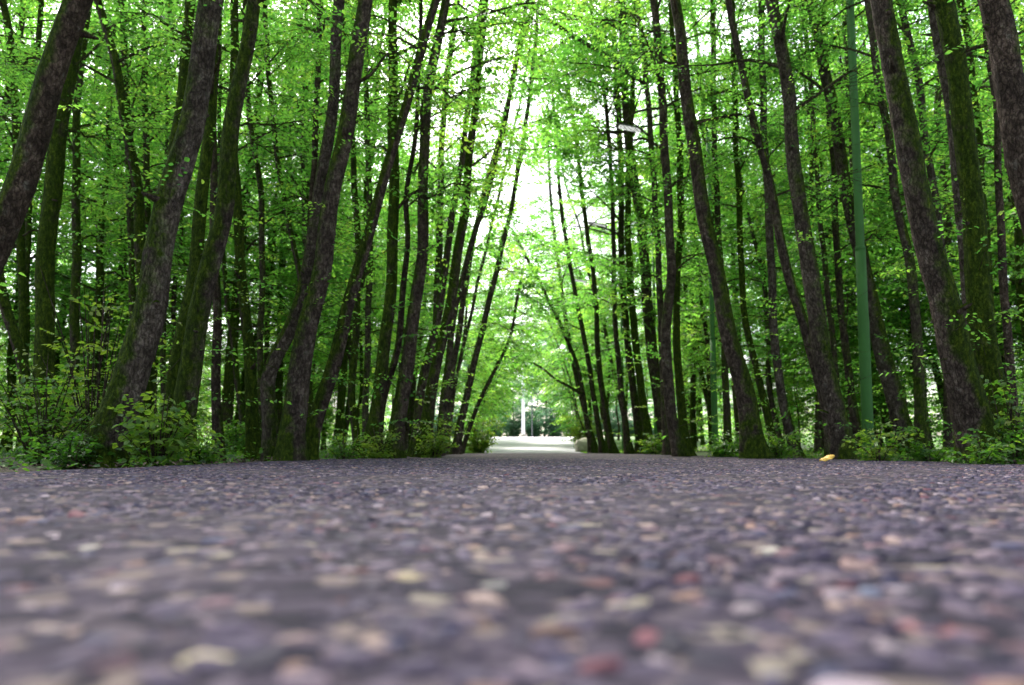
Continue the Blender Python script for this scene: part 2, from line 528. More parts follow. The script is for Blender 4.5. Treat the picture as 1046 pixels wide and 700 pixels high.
def stones():
    """the exposed aggregate of the road surface near the lens: low domes of unequal size"""
    parts = []
    for (y0, y1, x0, x1, dens, s0, s1) in ((.12, 1.0, -1.0, 1.0, 2600, .005, .019), (1.0, 2.2, -1.75, 1.75, 3000, .0045, .016), (2.2, 4.0, -1.93, 2.98, 1800, .005, .016), (4.0, 7.5, -1.93, 2.98, 700, .008, .016)):
        n = int((y1 - y0) * (x1 - x0) * dens)
        parts.append(np.stack([rng.uniform(x0, x1, n), rng.uniform(y0, y1, n), s0 + (s1 - s0) * rng.beta(1.3, 3.2, n)], 1))
    # the few big chips that stand out close to the lens
    big = [(945, 636, .0155, (.17, .07, .075)), (718, 664, .011, (.14, .06, .058)), (640, 611, .013, (.26, .22, .165)), (230, 668, .014, (.32, .27, .18)), (185, 591, .015, (.27, .23, .16)), (70, 638, .013, (.26, .20, .185)),
           (420, 590, .009, (.26, .21, .13)), (505, 594, .011, (.28, .255, .23)), (870, 575, .013, (.19, .125, .12)), (560, 640, .014, (.10, .055, .04)), (480, 632, .015, (.09, .055, .045)), (780, 560, .013, (.32, .29, .25)), (880, 600, .012, (.10, .11, .16)), (90, 560, .014, (.28, .25, .22))]
    for px, py, r, _ in big:
        d = .085 * F / (py - 460)
        parts.append(np.array([[(px - 535) / F * d, d, r]]))
    S = np.vstack(parts)
    n = len(S)
    k = 7
    a = np.linspace(0, 2 * np.pi, k, endpoint=False)[None] + rng.uniform(0, 6.28, (n, 1))
    rr = S[:, 2:3] * rng.uniform(.72, 1.25, (n, k))
    asp = rng.uniform(.65, 1.0, n)[:, None]
    th = rng.uniform(0, np.pi, n)[:, None]
    lx, ly = np.cos(a) * rr, np.sin(a) * rr * asp
    dx, dy = lx * np.cos(th) - ly * np.sin(th), lx * np.sin(th) + ly * np.cos(th)
    h = S[:, 2] * rng.uniform(.02, .22, n)
    z0 = prof(S[:, 1])
    tx, ty = rng.normal(0, .12, (2, n))
    ring = lambda f, z: np.stack([S[:, :1] + dx * f, S[:, 1:2] + dy * f, z0[:, None] + z[:, None] + (dx * tx[:, None] + dy * ty[:, None]) * f], -1)
    V = np.concatenate([ring(1.0, np.full(n, -.0035)), ring(.86, h * .6), ring(.5, h), np.stack([S[:, 0], S[:, 1], z0 + h * 1.04], -1)[:, None]], 1)
    nv = 3 * k + 1
    j = np.arange(k)
    j2 = (j + 1) % k
    q = np.concatenate([np.stack([j, j2, k + j2, k + j], -1), np.stack([k + j, k + j2, 2 * k + j2, 2 * k + j], -1)])
    tr = np.stack([2 * k + j, 2 * k + j2, np.full(k, 3 * k)], -1)
    base = np.arange(n)[:, None, None] * nv
    pal = np.array([[.022, .021, .030], [.036, .032, .046], [.052, .045, .062], [.072, .062, .078], [.098, .083, .094], [.135, .112, .112], [.23, .185, .135], [.25, .225, .205], [.12, .08, .078], [.125, .052, .055], [.048, .052, .078], [.19, .13, .085]])
    pw = np.array([.15, .19, .18, .14, .09, .07, .04, .025, .05, .013, .07, .014])
    c = pal[rng.choice(len(pal), n, p=pw / pw.sum())] * rng.uniform(.75, 1.2, (n, 1)) * np.array([.96, .85, 1.05])
    c[-len(big):] = [b[3] for b in big]
    c = np.concatenate([c, np.ones((n, 1))], 1)
    o = mesh_np('road_gravel', V.reshape(-1, 3), [(base + q).reshape(-1, 4), (base + tr).reshape(-1, 3)], STONES, smooth=True, attrs={'stone_colour': np.repeat(c, nv, 0)})
    tag(o, 'small mixed stones bedded in the worn road surface', 'gravel', kind='stuff')


stones()


# ------------------------------------------------------------------ trees
def limbs_and_crown(path, rad, g, h0, H, Rc, K, spl, nl, ls, mb, low=.25, simple=False, bias=None, zthin=99):
    """limbs grow from the trunk (added to mb); returns the leaf sprays on them"""
    z = path[:, 2]
    PP, DD, TT = [], [], []
    for k in range(K):
        f = (k + g.uniform(0, 1)) / K
        h = h0 + (H - h0) * f ** .85
        i = min(np.searchsorted(z, h), len(z) - 1)
        c = path[i]
        az = k * 2.4 + g.normal(0, .4)
        d = np.array([math.cos(az), math.sin(az), 0])
        if bias is not None:
            d[:2] += bias * .5
            d /= np.linalg.norm(d) + 1e-6
        pf = max(.22, math.sin(min(1, .25 + f * .75) * math.pi * .93)) * (low + (1 - low) * min(1, f * 2.5))
        ln = Rc * pf * g.uniform(.65, 1.2)
        rise = g.uniform(.15, .8)
        P = [c, c + d * ln * .35 + [0, 0, ln * .35 * rise], c + d * ln * .7 + [0, 0, ln * .55 * rise] + g.normal(0, .06, 3), c + d * ln + [0, 0, ln * .6 * rise] + g.normal(0, .1, 3)]
        if h > zthin and g.random() > .28:
            continue
        P = spline(P, 3)
        r0 = min(rad[i] * .38, .012 + .016 * ln)
        mb.tube(P, np.linspace(r0, .004, len(P)), 5)
        m = max(3, int(spl * (0.4 + ln / Rc)))
        t = g.uniform(.15, 1, m) ** .8
        q = P[(t * (len(P) - 1)).astype(int)]
        a2 = az + g.normal(0, .9, m)
        dd = np.stack([np.cos(a2), np.sin(a2), g.normal(.05, .25, m)], -1)
        qs = q + g.normal(0, .10, (m, 3)) + dd * g.uniform(0, .2, (m, 1))
        mb.add(*twigs(q, qs + dd * .33 - [0, 0, .04], .004, .0015))
        PP.append(qs)
        DD.append(dd)
        TT.append(np.full(m, g.uniform(.15, .75)) + g.normal(0, .1, m))
    return sprays(np.vstack(PP), np.vstack(DD), g, nl, ls, .42, np.concatenate(TT), simple)


def build_trunk(path, rad, seg, seed, wob, flare):
    mb = MB()
    mb.tube(path, rad, seg, wob=wob, seed=seed, flare=flare, rough=.022 if seg > 20 else 0)
    if seg > 20:        # knots and broken stubs
        g = np.random.default_rng(seed + 400)
        for _ in range(5):
            i = int(g.integers(6, max(8, len(path) * .55)))
            a = g.uniform(0, 6.28)
            d = np.array([math.cos(a), math.sin(a), g.uniform(0, .6)])
            r = rad[i]
            ln = g.choice([.015, .03, .09])
            mb.tube([path[i], path[i] + d * r * .9, path[i] + d * (r + ln * .6), path[i] + d * (r + ln)], [r * .5, r * g.uniform(.25, .4), r * .2, r * .1], 8, wob=.1, seed=seed)
    return mb


GL = 'trees lining the road on the pole-free side'
GR = 'trees lining the road on the lamp post side'
HERO = []


ROTI = ROT.transposed()
HEADS = [((642, 129), 30, 16), ((613, 230), 24, 21.8), ((592, 287), 18, 28.8)]


def clear_heads(V, Fc, tone, base):
    W = V + base - np.array(CAM)
    q = W @ np.array(ROTI).T
    u = CX + F * q[:, 0] / -q[:, 2]
    v = CY + SHIFT - F * q[:, 1] / -q[:, 2]
    bad = np.zeros(len(V), bool)
    for (hx, hy), r, d in HEADS:
        bad |= (np.abs(u - hx) < r) & (np.abs(v - hy) < r * .75) & (W[:, 1] < d)
    bad |= (u > 861) & (u < 892) & (v < 428) & (W[:, 1] < 8.4)
    keep = ~bad.reshape(-1, 6).any(1)
    n = int(keep.sum())
    k = np.repeat(keep, 6)
    a = np.arange(n)[:, None] * 6
    return V[k], np.concatenate([a + [0, 1, 2, 3], a + [0, 3, 4, 5]]), tone[k]


def hero(label, depth, pts, w0, w1, tint=.3, moss=.45, H=None, crown=1.0, h0=None, Rc=None, bow=0.0, flare=.85):
    """a roadside tree whose trunk follows the photo: pts from foot to top in photo pixels"""
    i = len(HERO)
    g = np.random.default_rng(100 + i)
    px = depth / F
    P = np.array([at(x, y, depth) for x, y in pts])
    P[:, 1] += np.concatenate([[0], np.cumsum(g.normal(0, .006, len(P) - 1))]) + bow * np.linspace(0, 1, len(P)) ** 2
    gz = float(floor_z(P[0, 0], depth))
    P[0, 2] = gz - .06
    base = P[0].copy()
    s = np.concatenate([[0], np.cumsum(np.linalg.norm(np.diff(P, axis=0), axis=1))])
    r = (w0 + (w1 - w0) * (s / s[-1]) ** .5) * px * .5 * (.87 if depth < 6.3 else .76)
    # the part above the picture
    H = H or g.uniform(11.5, 14.5)
    d = (P[-1] - P[-2]) / np.linalg.norm(P[-1] - P[-2])
    p, rr, ext, er = P[-1], r[-1], [], []
    room = H - p[2]
    if room > .5:
        n = max(3, int(room / .9))
        for k in range(n):
            d = d + np.array([0, 0, .10]) + g.normal(0, .035, 3)
            d /= np.linalg.norm(d)
            p = p + d * room / n
            ext.append(p)
            er.append(max(.012, rr * (1 - .85 * (k + 1) / n)))
    PA = np.vstack([P] + [e[None] for e in ext])
    RA = np.concatenate([r, er])
    near = depth < 8
    path = spline(PA, 7 if near else 4)
    for _ in range(14 if near else 5):
        path[1:-1] = path[1:-1] * .5 + (path[:-2] + path[2:]) * .25
    u0 = np.linspace(0, len(PA) - 1, len(path))
    rad = np.interp(u0, np.arange(len(PA)), RA)
    path[:, :2] += 0.008 * np.stack([np.sin(path[:, 2] * 5 + i), np.cos(path[:, 2] * 4 + i)], -1)
    path = path - base
    root = empty('broadleaf_tree', base)
    mb = build_trunk(path, rad, 24 if near else 12, i, .042, (flare, .16 if near else .2))
    top = path[-1, 2]
    lo = h0 if h0 is not None else (2.4 if depth > 7.5 else 2.8)
    side = np.array([1.0 if base[0] < .5 else -1.0, -.15])
    K = int((20 if depth < 8 else 30) * crown)
    V, Fc, tone = limbs_and_crown(path, rad, g, lo, top, Rc or g.uniform(1.7, 2.4), max(5, K), 20, 16, .038 if depth < 8 else (.05 if depth < 14 else .072), mb, low=.35, bias=side * .5, zthin=4.2 if depth < 8 else (7 if depth < 12.5 else 99))
    # small shoots growing straight from the stem
    m = 8 if depth < 5.5 else (26 if depth < 8 else (34 if depth < 14 else 20))
    zs = g.uniform(.25, min(top * .8, depth * .62 + .8), m)
    q = path[np.clip(np.searchsorted(path[:, 2], zs), 0, len(path) - 1)]
    a2 = g.uniform(0, 6.28, m)
    dd = np.stack([np.cos(a2), np.sin(a2), g.uniform(-.1, .5, m)], -1)
    qs = q + dd * g.uniform(.05, .4, (m, 1))
    mb.add(*twigs(q, qs + dd * .3 - [0, 0, .03], .004, .0015))
    V2, F2, t2 = sprays(qs, dd, g, 14, .034 if depth < 8 else .047, .34, np.clip(g.normal(.55, .25, m), 0, 1))
    Fc = np.vstack([Fc, F2 + len(V)])
    V, tone = np.vstack([V, V2]), np.concatenate([tone, t2])
    V, Fc, tone = clear_heads(V, Fc, tone, base)
    tr = mb.build('trunk', BARK, root)
    tr['moss'] = moss
    tr['tint'] = tint
    mesh_np('crown', V, [Fc], LEAF, root, attrs={'tone': tone})
    tag(root, label, 'tree', GL if base[0] < .5 else GR)
    HERO.append(root)
    root['path_px'] = 0
    del root['path_px']
    return root, base


def branch(root, base, pts, depth, w0, w1, leaves=8, seed=0):
    g = np.random.default_rng(900 + seed)
    P = spline(np.array([at(x, y, depth) for x, y in pts]) - base, 5)
    P[:, 1] += np.cumsum(g.normal(0, .02, len(P)))
    mb = MB()
    mb.tube(P, np.linspace(w0, w1, len(P)) * depth / F * .5, 6, wob=.06, seed=seed)
    br = mb.build('branch', BARK, root)
    br['moss'] = .3
    br['tint'] = .3
    t = g.uniform(.3, 1, leaves)
    q = P[(t * (len(P) - 1)).astype(int)]
    a = g.uniform(0, 6.28, leaves)
    V, Fc, tone = sprays(q, np.stack([np.cos(a), np.sin(a), g.normal(0, .2, leaves)], -1), g, 12, .08, .45)
    mesh_np('foliage', V, [Fc], LEAF, br, attrs={'tone': tone})


# --- left of the road
hero('thick purple-brown trunk slanting across the top left corner with its foot out of view', 4.0,
     [(-78, 474), (-62, 400), (-35, 325), (7, 221), (45, 107), (80, 0)], 44, 30, .1, .55)
hero('stout straight trunk, brown below and mossy green above, behind the slanting corner trunk', 7.0,
     [(50, 469), (48, 420), (46, 360), (46, 300), (50, 240), (55, 180), (66, 100), (74, 50), (80, 0)], 30, 20, .35, .8)
hero('slim upright trunk close beside the stout straight trunk that is mossy green above', 9.0,
     [(70, 466), (74, 400), (76, 330), (77, 250), (77, 160), (78, 100), (84, 50), (90, 0)], 15, 9, .5, .6)
hero('dark trunk bending outward and leaving the picture half way up its left edge', 7.2,
     [(32, 469), (27, 410), (22, 370), (10, 326), (1, 291), (-8, 240), (-14, 180)], 17, 12, .2, .6)
hero('dark mossy trunk in the top left corner, seen left of the slanting corner trunk', 9.5,
     [(26, 466), (24, 350), (21, 240), (18, 160), (14, 90), (10, 40), (3, 0)], 13, 10, .2, .7)
hero('thin upright stem half hidden by the slanting corner trunk above the left shrubs', 10.5,
     [(22, 465), (25, 400), (26, 340), (27, 240), (31, 170), (38, 80), (40, 0)], 10, 7, .4, .6)
hero('dark trunk curving left towards its top between the corner trunk and scaly grey one', 8.0,
     [(152, 467), (150, 400), (146, 310), (143, 250), (141, 200), (133, 150), (124, 110), (118, 62), (108, 28), (99, 0)], 20, 11, .25, .6)
hero('straight thin trunk crossing just behind the dark trunk that curves left', 10.0,
     [(138, 465), (137, 350), (134, 240), (130, 120), (128, 60), (125, 0)], 11, 8, .3, .5)
hero('thin vertical trunk next to the dark curving trunk, on its road side', 11.0,
     [(157, 465), (154, 350), (150, 240), (149, 170), (147, 80), (147, 0)], 11, 8, .3, .5)
hero('very thin vertical trunk seen just left of the scaly grey leaning trunk', 12.5,
     [(168, 464), (166, 380), (168, 260), (171, 150), (171, 70), (174, 0)], 8, 6, .4, .5)
hero('big grey scaly trunk with a mossy back leaning to the road above the bright-leaved shrub', 4.4,
     [(104, 476), (112, 452), (123, 420), (132, 383), (143, 345), (154, 311), (164, 255), (175, 200), (189, 143), (204, 71), (216, 0)], 48, 27, .6, .5, flare=.7)
hero('dark mossy trunk hidden behind the big grey scaly trunk, showing at its upper left edge', 6.2,
     [(140, 470), (148, 400), (158, 310), (170, 220), (181, 140), (187, 90), (191, 40), (195, 0)], 18, 12, .2, .9)
hero('leaning trunk, mossy at mid height and bare brown on top, beside the scaly grey one', 5.0,
     [(184, 473), (185, 440), (187, 415), (194, 380), (205, 325), (215, 270), (225, 228), (231, 190), (236, 143), (241, 108), (246, 75), (253, 32), (259, 0)], 34, 16, .45, .7)
hero('thin green mossy trunk leaning beside the trunk that is bare brown on top', 6.0,
     [(168, 470), (175, 405), (186, 340), (197, 278), (205, 225), (209, 170), (212, 125), (216, 60), (220, 0)], 19, 13, .2, 1.0)
hero('reddish brown straight stem standing by the open grassy gap on the left', 6.5,
     [(223, 470), (222, 400), (221, 330), (221, 280), (219, 230), (217, 170), (219, 90), (224, 0)], 14, 9, .1, .35)
hero('dark mossy trunk on the far side of the open grassy gap on the left', 6.5,
     [(260, 470), (258, 420), (256, 380), (251, 330), (248, 280), (244, 235), (240, 190), (238, 120), (240, 50)], 20, 11, .2, .8)
hero('thin trunk bowing left above the dark mossy trunk of the grassy gap', 9.0,
     [(263, 466), (265, 400), (267, 330), (268, 240), (267, 200), (262, 165), (255, 120), (251, 80), (250, 0)], 10, 7, .3, .5)
hero('faint slim trunk leaning left deep inside the open grassy gap on the left', 13.0,
     [(250, 464), (245, 405), (237, 345), (230, 290), (226, 230), (224, 150)], 9, 6, .4, .5)
hero('crooked grey-brown trunk with a sharp kink low down, crossing the thick trunk beside it', 6.2,
     [(278, 470), (276, 440), (273, 411), (273, 387), (282, 366), (297, 339), (307, 312), (314, 274), (320, 238), (326, 205), (332, 165), (337, 130), (343, 80), (345, 27), (347, 0)], 19, 13, .5, .4)
hero('thick brown trunk behind the kinked one, leaning to the road as it rises', 6.0,
     [(294, 471), (297, 440), (301, 415), (308, 375), (316, 326), (325, 290), (331, 255), (334, 232), (341, 190), (350, 150), (358, 100), (366, 50), (373, 0)], 32, 17, .35, .45)
hero('hair-thin upright trunk seen in the leafy gap left of the thick brown trunk', 14.0,
     [(312, 463), (312, 380), (312, 300), (311, 236), (309, 137), (308, 20)], 7, 5, .3, .4)
hero('narrow reddish trunk beside the hair-thin one in the leafy gap', 9.0,
     [(310, 466), (312, 400), (315, 300), (319, 200), (322, 150), (324, 86), (327, 7)], 11, 8, .05, .3)
hero('thin trunk sloping up to the left across the leafy gap before the kinked trunk', 10.0,
     [(318, 465), (313, 350), (306, 275), (298, 240), (289, 200), (282, 150), (277, 100), (273, 55), (271, 0)], 10, 6, .3, .5)
hero('long dark slanting trunk with a green mossy foot, crossing the upright ones behind', 6.5,
     [(314, 470), (320, 440), (328, 411), (341, 370), (350, 338), (358, 305), (374, 243), (388, 199), (401, 154), (417, 96), (431, 51), (444, 5)], 25, 11, .2, .62)
hero('upright dark mossy trunk just behind the long slanting one, curving out at its foot', 8.0,
     [(376, 467), (382, 430), (389, 394), (396, 330), (401, 270), (403, 200), (401, 120), (402, 0)], 22, 12, .25, .7)
hero('pale thin trunk between the long slanting trunk and the upright mossy one', 11.0,
     [(372, 465), (374, 411), (376, 343), (379, 240), (376, 150), (374, 69), (376, 0)], 10, 7, .6, .5)
hero('short dark trunk low behind the long slanting trunk', 9.0,
     [(366, 466), (362, 430), (359, 394), (364, 326), (366, 260), (362, 190), (358, 120)], 12, 8, .2, .6)
hero('sinuous dark thin trunk that joins the foot of the upright mossy trunk', 8.2,
     [(384, 467), (390, 420), (397, 388), (408, 350), (413, 291), (417, 240), (414, 205), (424, 150), (428, 80)], 12, 6, .1, .4)
hero('thick nearly black trunk beside the yellow-leaved shrubs, straight and gently leaning', 8.0,
     [(400, 467), (407, 432), (415, 377), (425, 309), (433, 245), (432, 165), (435, 120), (441, 69), (454, 8)], 24, 12, .25, .4)
hero('slim trunk between the nearly black trunk and the pair leaning together', 12.0,
     [(437, 464), (442, 380), (447, 300), (449, 240), (450, 180), (454, 100), (462, 40), (468, 0)], 11, 8, .4, .5)
hero('mossy trunk of the pair leaning together, the thicker one with the wider foot', 9.0,
     [(431, 466), (438, 410), (451, 350), (463, 295), (469, 250), (474, 220), (480, 154), (488, 86), (495, 8)], 20, 9, .25, .6, crown=.65, h0=3.2)
hero('thinner dark trunk of the pair leaning together, behind the mossy one', 10.0,
     [(422, 465), (430, 395), (446, 330), (454, 285), (458, 240), (468, 190), (479, 103), (488, 30)], 15, 7, .2, .4, crown=.6, h0=3.2)
hero('bent trunk that turns to the road half way up, after the pair leaning together', 11.0,
     [(447, 465), (455, 395), (461, 340), (471, 287), (483, 245), (492, 218), (503, 180), (514, 135), (522, 90)], 12, 6, .3, .4, crown=.6, h0=3.2)
hero('lone slanting trunk at the road corner, the last clear trunk before the bright opening', 15.0,
     [(463, 463), (479, 394), (497, 319), (510, 265), (516, 240), (523, 210), (531, 165), (538, 120), (544, 75), (548, 30)], 12, 5, .35, .3, Rc=1.7, crown=.55, h0=3.5)
hero('slender trunk crossing behind the lone corner trunk and reaching the white sky', 14.0,
     [(452, 463), (456, 418), (463, 377), (470, 330), (478, 275), (485, 236), (501, 171), (517, 118), (528, 60), (541, 18)], 10, 6, .3, .3, Rc=1.7, crown=.55, h0=3.5)
hero('thread-like leaning stem between the lone corner trunk and the slender one behind it', 17.0,
     [(456, 463), (466, 380), (477, 343), (487, 291), (497, 254), (504, 222), (512, 190)], 6, 4, .3, .3, crown=.7)
hero('thin sapling bowed in a curve over the bright end of the road on the left', 19.0,
     [(471, 463), (478, 440), (486, 420), (499, 389), (513, 365), (521, 345), (526, 320), (530, 295)], 7, 4, .3, .2, H=5.2, crown=.5, h0=2.2, Rc=1.4)

# --- right of the road
t, b = hero('arching thin trunk bending far over the bright road end from the lamp post side', 24.0,
            [(605, 462), (600, 435), (596, 405), (590, 372), (571, 329), (551, 288), (535, 258), (524, 236)], 8, 4, .2, .3, H=7.6, crown=.8, h0=3)
branch(t, b, [(594, 403), (580, 394), (567, 387), (555, 377), (545, 371)], 24.0, 3.6, 2, 9, 1)
hero('slim straight trunk crossing the arching thin trunk at its foot', 26.0,
     [(610, 462), (593, 405), (583, 360), (573, 291), (566, 240), (562, 200), (560, 150)], 8, 4, .3, .4, crown=.7)
hero('thin leaning trunk third from the bright road end on the lamp post side', 22.0,
     [(617, 462), (608, 418), (601, 367), (589, 309), (578, 245), (572, 205), (569, 150), (566, 110)], 9, 4.5, .2, .4, crown=.5)
hero('dark wavy trunk just before the far small street lamp head', 19.0,
     [(627, 463), (617, 411), (610, 363), (609, 298), (601, 247), (594, 195), (589, 145), (583, 105)], 10, 5, .2, .5, crown=.6)
hero('slender dark trunk rising behind the middle street lamp head', 17.0,
     [(643, 463), (633, 385), (627, 312), (627, 240), (624, 171), (619, 103), (610, 62), (605, 20)], 9, 5, .2, .4, crown=.7)
hero('straight trunk directly below the large lit lamp head, the farther of two there', 17.4,
     [(656, 464), (645, 385), (637, 309), (634, 240), (635, 190), (632, 120), (628, 50)], 12, 7, .3, .5)
hero('mossy trunk wedged between the two trunks under the large lamp head', 16.2,
     [(665, 464), (655, 400), (647, 330), (642, 260), (641, 200), (645, 120)], 13, 8, .3, .8)
hero('tall dark trunk that stands right behind the large lamp head', 16.6,
     [(684, 464), (672, 405), (662, 326), (657, 240), (649, 192), (641, 137), (637, 65), (635, 0)], 20, 10, .25, .45)
t, b = hero('trunk with a long bare bough reaching over the road above the large lamp head', 13.5,
            [(682, 464), (678, 400), (674, 300), (671, 237), (667, 178), (662, 103), (654, 27), (650, 0)], 11, 7, .35, .4)
branch(t, b, [(661, 86), (640, 73), (618, 59), (600, 49), (575, 33), (555, 19), (530, 2), (505, -12)], 13.5, 5, 3, 26, 2)
hero('s-shaped brown trunk beside the earth bank, bulging towards the dark leaning trunk', 10.0,
     [(695, 465), (686, 425), (681, 380), (680, 336), (686, 276), (684, 236), (679, 154), (674, 69), (667, 0)], 17, 10, .25, .3)
hero('dark mossy stem close behind the s-shaped brown trunk', 11.0,
     [(703, 465), (697, 430), (692, 370), (690, 300), (696, 230), (694, 150), (690, 80)], 13, 8, .15, .8)
hero('heavy nearly black leaning trunk in front of the second green lamp pole', 7.5,
     [(773, 468), (766, 430), (759, 394), (746, 350), (736, 291), (723, 240), (712, 171), (704, 120), (698, 69), (689, 0)], 32, 14, .2, .5)
hero('thin straight trunk rising above the second green lamp pole', 12.0,
     [(744, 465), (741, 380), (737, 290), (733, 220), (730, 150), (729, 80), (728, 0)], 11, 7, .2, .5)
hero('slanting thin trunk that meets the thick crooked trunk half way down', 7.6,
     [(853, 468), (843, 415), (830, 360), (820, 326), (808, 291), (797, 240), (783, 171), (769, 120), (757, 69), (746, 0)], 17, 9, .3, .45)
hero('thick crooked trunk with a bulge standing behind the yellow dead leaf', 7.0,
     [(863, 469), (857, 435), (850, 408), (838, 360), (831, 309), (822, 245), (816, 215), (808, 160), (808, 110), (797, 55), (788, 0)], 30, 16, .45, .45)
hero('mossy thin trunk in the gap right of the heavy nearly black one', 10.0,
     [(792, 466), (786, 430), (773, 380), (761, 330), (757, 285), (756, 230), (752, 160), (750, 90)], 11, 7, .2, .9)
hero('pale grey-brown straight trunk in the gap before the thick crooked one', 9.5,
     [(814, 466), (805, 430), (796, 394), (790, 326), (788, 257), (785, 200), (780, 130), (779, 50)], 14, 9, .6, .3)
hero('thin upright trunk showing above the bulge of the thick crooked trunk', 12.0,
     [(862, 464), (853, 370), (846, 300), (837, 220), (831, 130), (827, 69), (819, 8)], 9, 6, .2, .5)
hero('leaning trunk that crosses behind the tall near lamp pole at mid height', 9.3,
     [(932, 470), (925, 445), (917, 422), (904, 370), (893, 326), (884, 280), (877, 250), (868, 220), (861, 171), (851, 113), (841, 62), (828, 5)], 28, 13, .5, .5)
hero('dark thin trunk running hidden right behind the tall near lamp pole', 12.0,
     [(886, 464), (886, 380), (883, 300), (877, 230), (871, 170), (867, 100), (862, 10)], 10, 7, .15, .5)
hero('dark thin trunk between the thick crooked trunk and the tall near lamp pole', 10.0,
     [(880, 466), (873, 430), (865, 365), (858, 310), (854, 240), (852, 170), (846, 100), (842, 40)], 13, 7, .2, .5)
hero('broad two-toned trunk, brown in front and mossy behind, leaning among shrubs near the right edge', 4.9,
     [(1005, 473), (1000, 450), (993, 420), (979, 367), (965, 309), (947, 247), (940, 215), (931, 165), (919, 110), (911, 69), (900, 0)], 48, 22, .35, .55, flare=.75)
hero('narrow trunk crossing behind the broad two-toned one and ending left of it', 8.0,
     [(943, 467), (939, 395), (935, 320), (928, 260), (917, 218), (907, 137), (897, 79), (885, 0)], 17, 9, .4, .5)
hero('pale slim trunk emerging from behind the broad two-toned trunk at mid height', 9.0,
     [(980, 466), (975, 400), (967, 300), (957, 215), (948, 165), (940, 103), (931, 51), (918, 0)], 12, 9, .75, .3)
hero('thick green mossy trunk, the stouter of the twin stems near the right edge', 5.6,
     [(1032, 471), (1028, 440), (1018, 405), (1008, 360), (1002, 309), (998, 245), (991, 170), (986, 130), (977, 62), (967, 0)], 32, 22, .3, .85)
hero('bare greyish twin stem hugging the thick green mossy trunk', 6.0,
     [(1006, 471), (998, 400), (990, 310), (983, 235), (977, 171), (969, 103), (958, 30), (952, 0)], 17, 11, .6, .2)
hero('thin mossy trunk seen above and behind the twin stems', 9.0,
     [(1020, 466), (1015, 380), (1010, 280), (1004, 200), (999, 120), (993, 62), (983, 0)], 12, 9, .2, .8)
hero('reddish brown thin trunk between the twin stems and the right-hand corner trunk', 8.0,
     [(1040, 467), (1034, 390), (1028, 320), (1022, 240), (1019, 120), (1012, 60), (1003, 0)], 13, 8, .05, .25)
hero('thick brown trunk cutting the top right corner with its foot out of view', 4.2,
     [(1124, 475), (1112, 420), (1098, 360), (1080, 300), (1062, 230), (1044, 150), (1030, 72), (1017, 0)], 42, 31, .15, .3)

# --- trees deeper in the wood: eight kinds, each built once and copied
protos = []
for k in range(8):
    g = np.random.default_rng(300 + k)
    H = g.uniform(10, 15)
    n = 12
    z = np.linspace(-.06, H, n)
    lean = g.normal(0, .03, 2)
    path = np.stack([lean[0] * z + np.cumsum(g.normal(0, .07, n)), lean[1] * z + np.cumsum(g.normal(0, .07, n)), z], -1)
    path -= path[0] * [1, 1, 0]
    path = spline(path, 3)
    r0 = g.uniform(.065, .12)
    rad = np.interp(path[:, 2], [0, H], [r0, .015])
    mb = build_trunk(path, rad, 9, 50 + k, .05, (.5, .2))
    V, Fc, tone = limbs_and_crown(path, rad, g, 1.9, H, g.uniform(1.7, 2.3), 56, 18, 16, .070, mb, low=.8, zthin=5.5 if k < 4 else 9.5)
    root = empty('broadleaf_tree', (0, 0, 0))
    tr = mb.build('trunk', BARK, root)
    tr['moss'] = float(g.uniform(.35, .9))
    tr['tint'] = float(g.uniform(0, .7))
    mesh_np('crown', V, [Fc], LEAF, root, attrs={'tone': tone})
    protos.append(root)

spots = []
hb = [(o.location.x, o.location.y) for o in HERO]
g = np.random.default_rng(77)


def scatter(n, x0, x1, y0, y1, dmin, side):
    k = tries = 0
    while k < n and tries < 6000:
        tries += 1
        x, y = g.uniform(x0, x1), g.uniform(y0, y1)
        if any((x - a) ** 2 + (y - c) ** 2 < dmin ** 2 for a, c in hb + [s[:2] for s in spots]):
            continue
        if abs(x - .5) > (y + 3) * .75 + 6:
            continue
        spots.append((x, y, side))
        k += 1


scatter(32, -13, -4.2, 11, 24, 1.35, 'l')
scatter(32, 5.2, 14, 11, 24, 1.35, 'r')
scatter(18, -23, -12, 11, 30, 1.9, 'l')
scatter(18, 13, 24, 11, 30, 1.9, 'r')
scatter(26, -13, -2.9, 20, 48, 1.6, 'l')
scatter(26, 3.4, 13, 22, 50, 1.6, 'r')
unseen_start = len(spots)
for k in range(16):  # unseen trees behind the camera, added to block light from the back
    sd = 'lr'[k % 2]
    spots.append(((-2.9 - 7 * g.random()) if sd == 'l' else (4.4 + 7 * g.random()), -3.5 - 14 * (k + g.random()) / 16, sd))
arch2 = len(spots)
for y in np.linspace(32, 54, 4):
    spots.append((-3.2 - g.uniform(0, .9), y + g.uniform(-1, 1), 'l'))
    spots.append((4.0 + g.uniform(0, .9) + (1.2 if y > 40 else 0), y + g.uniform(-1, 1), 'r'))
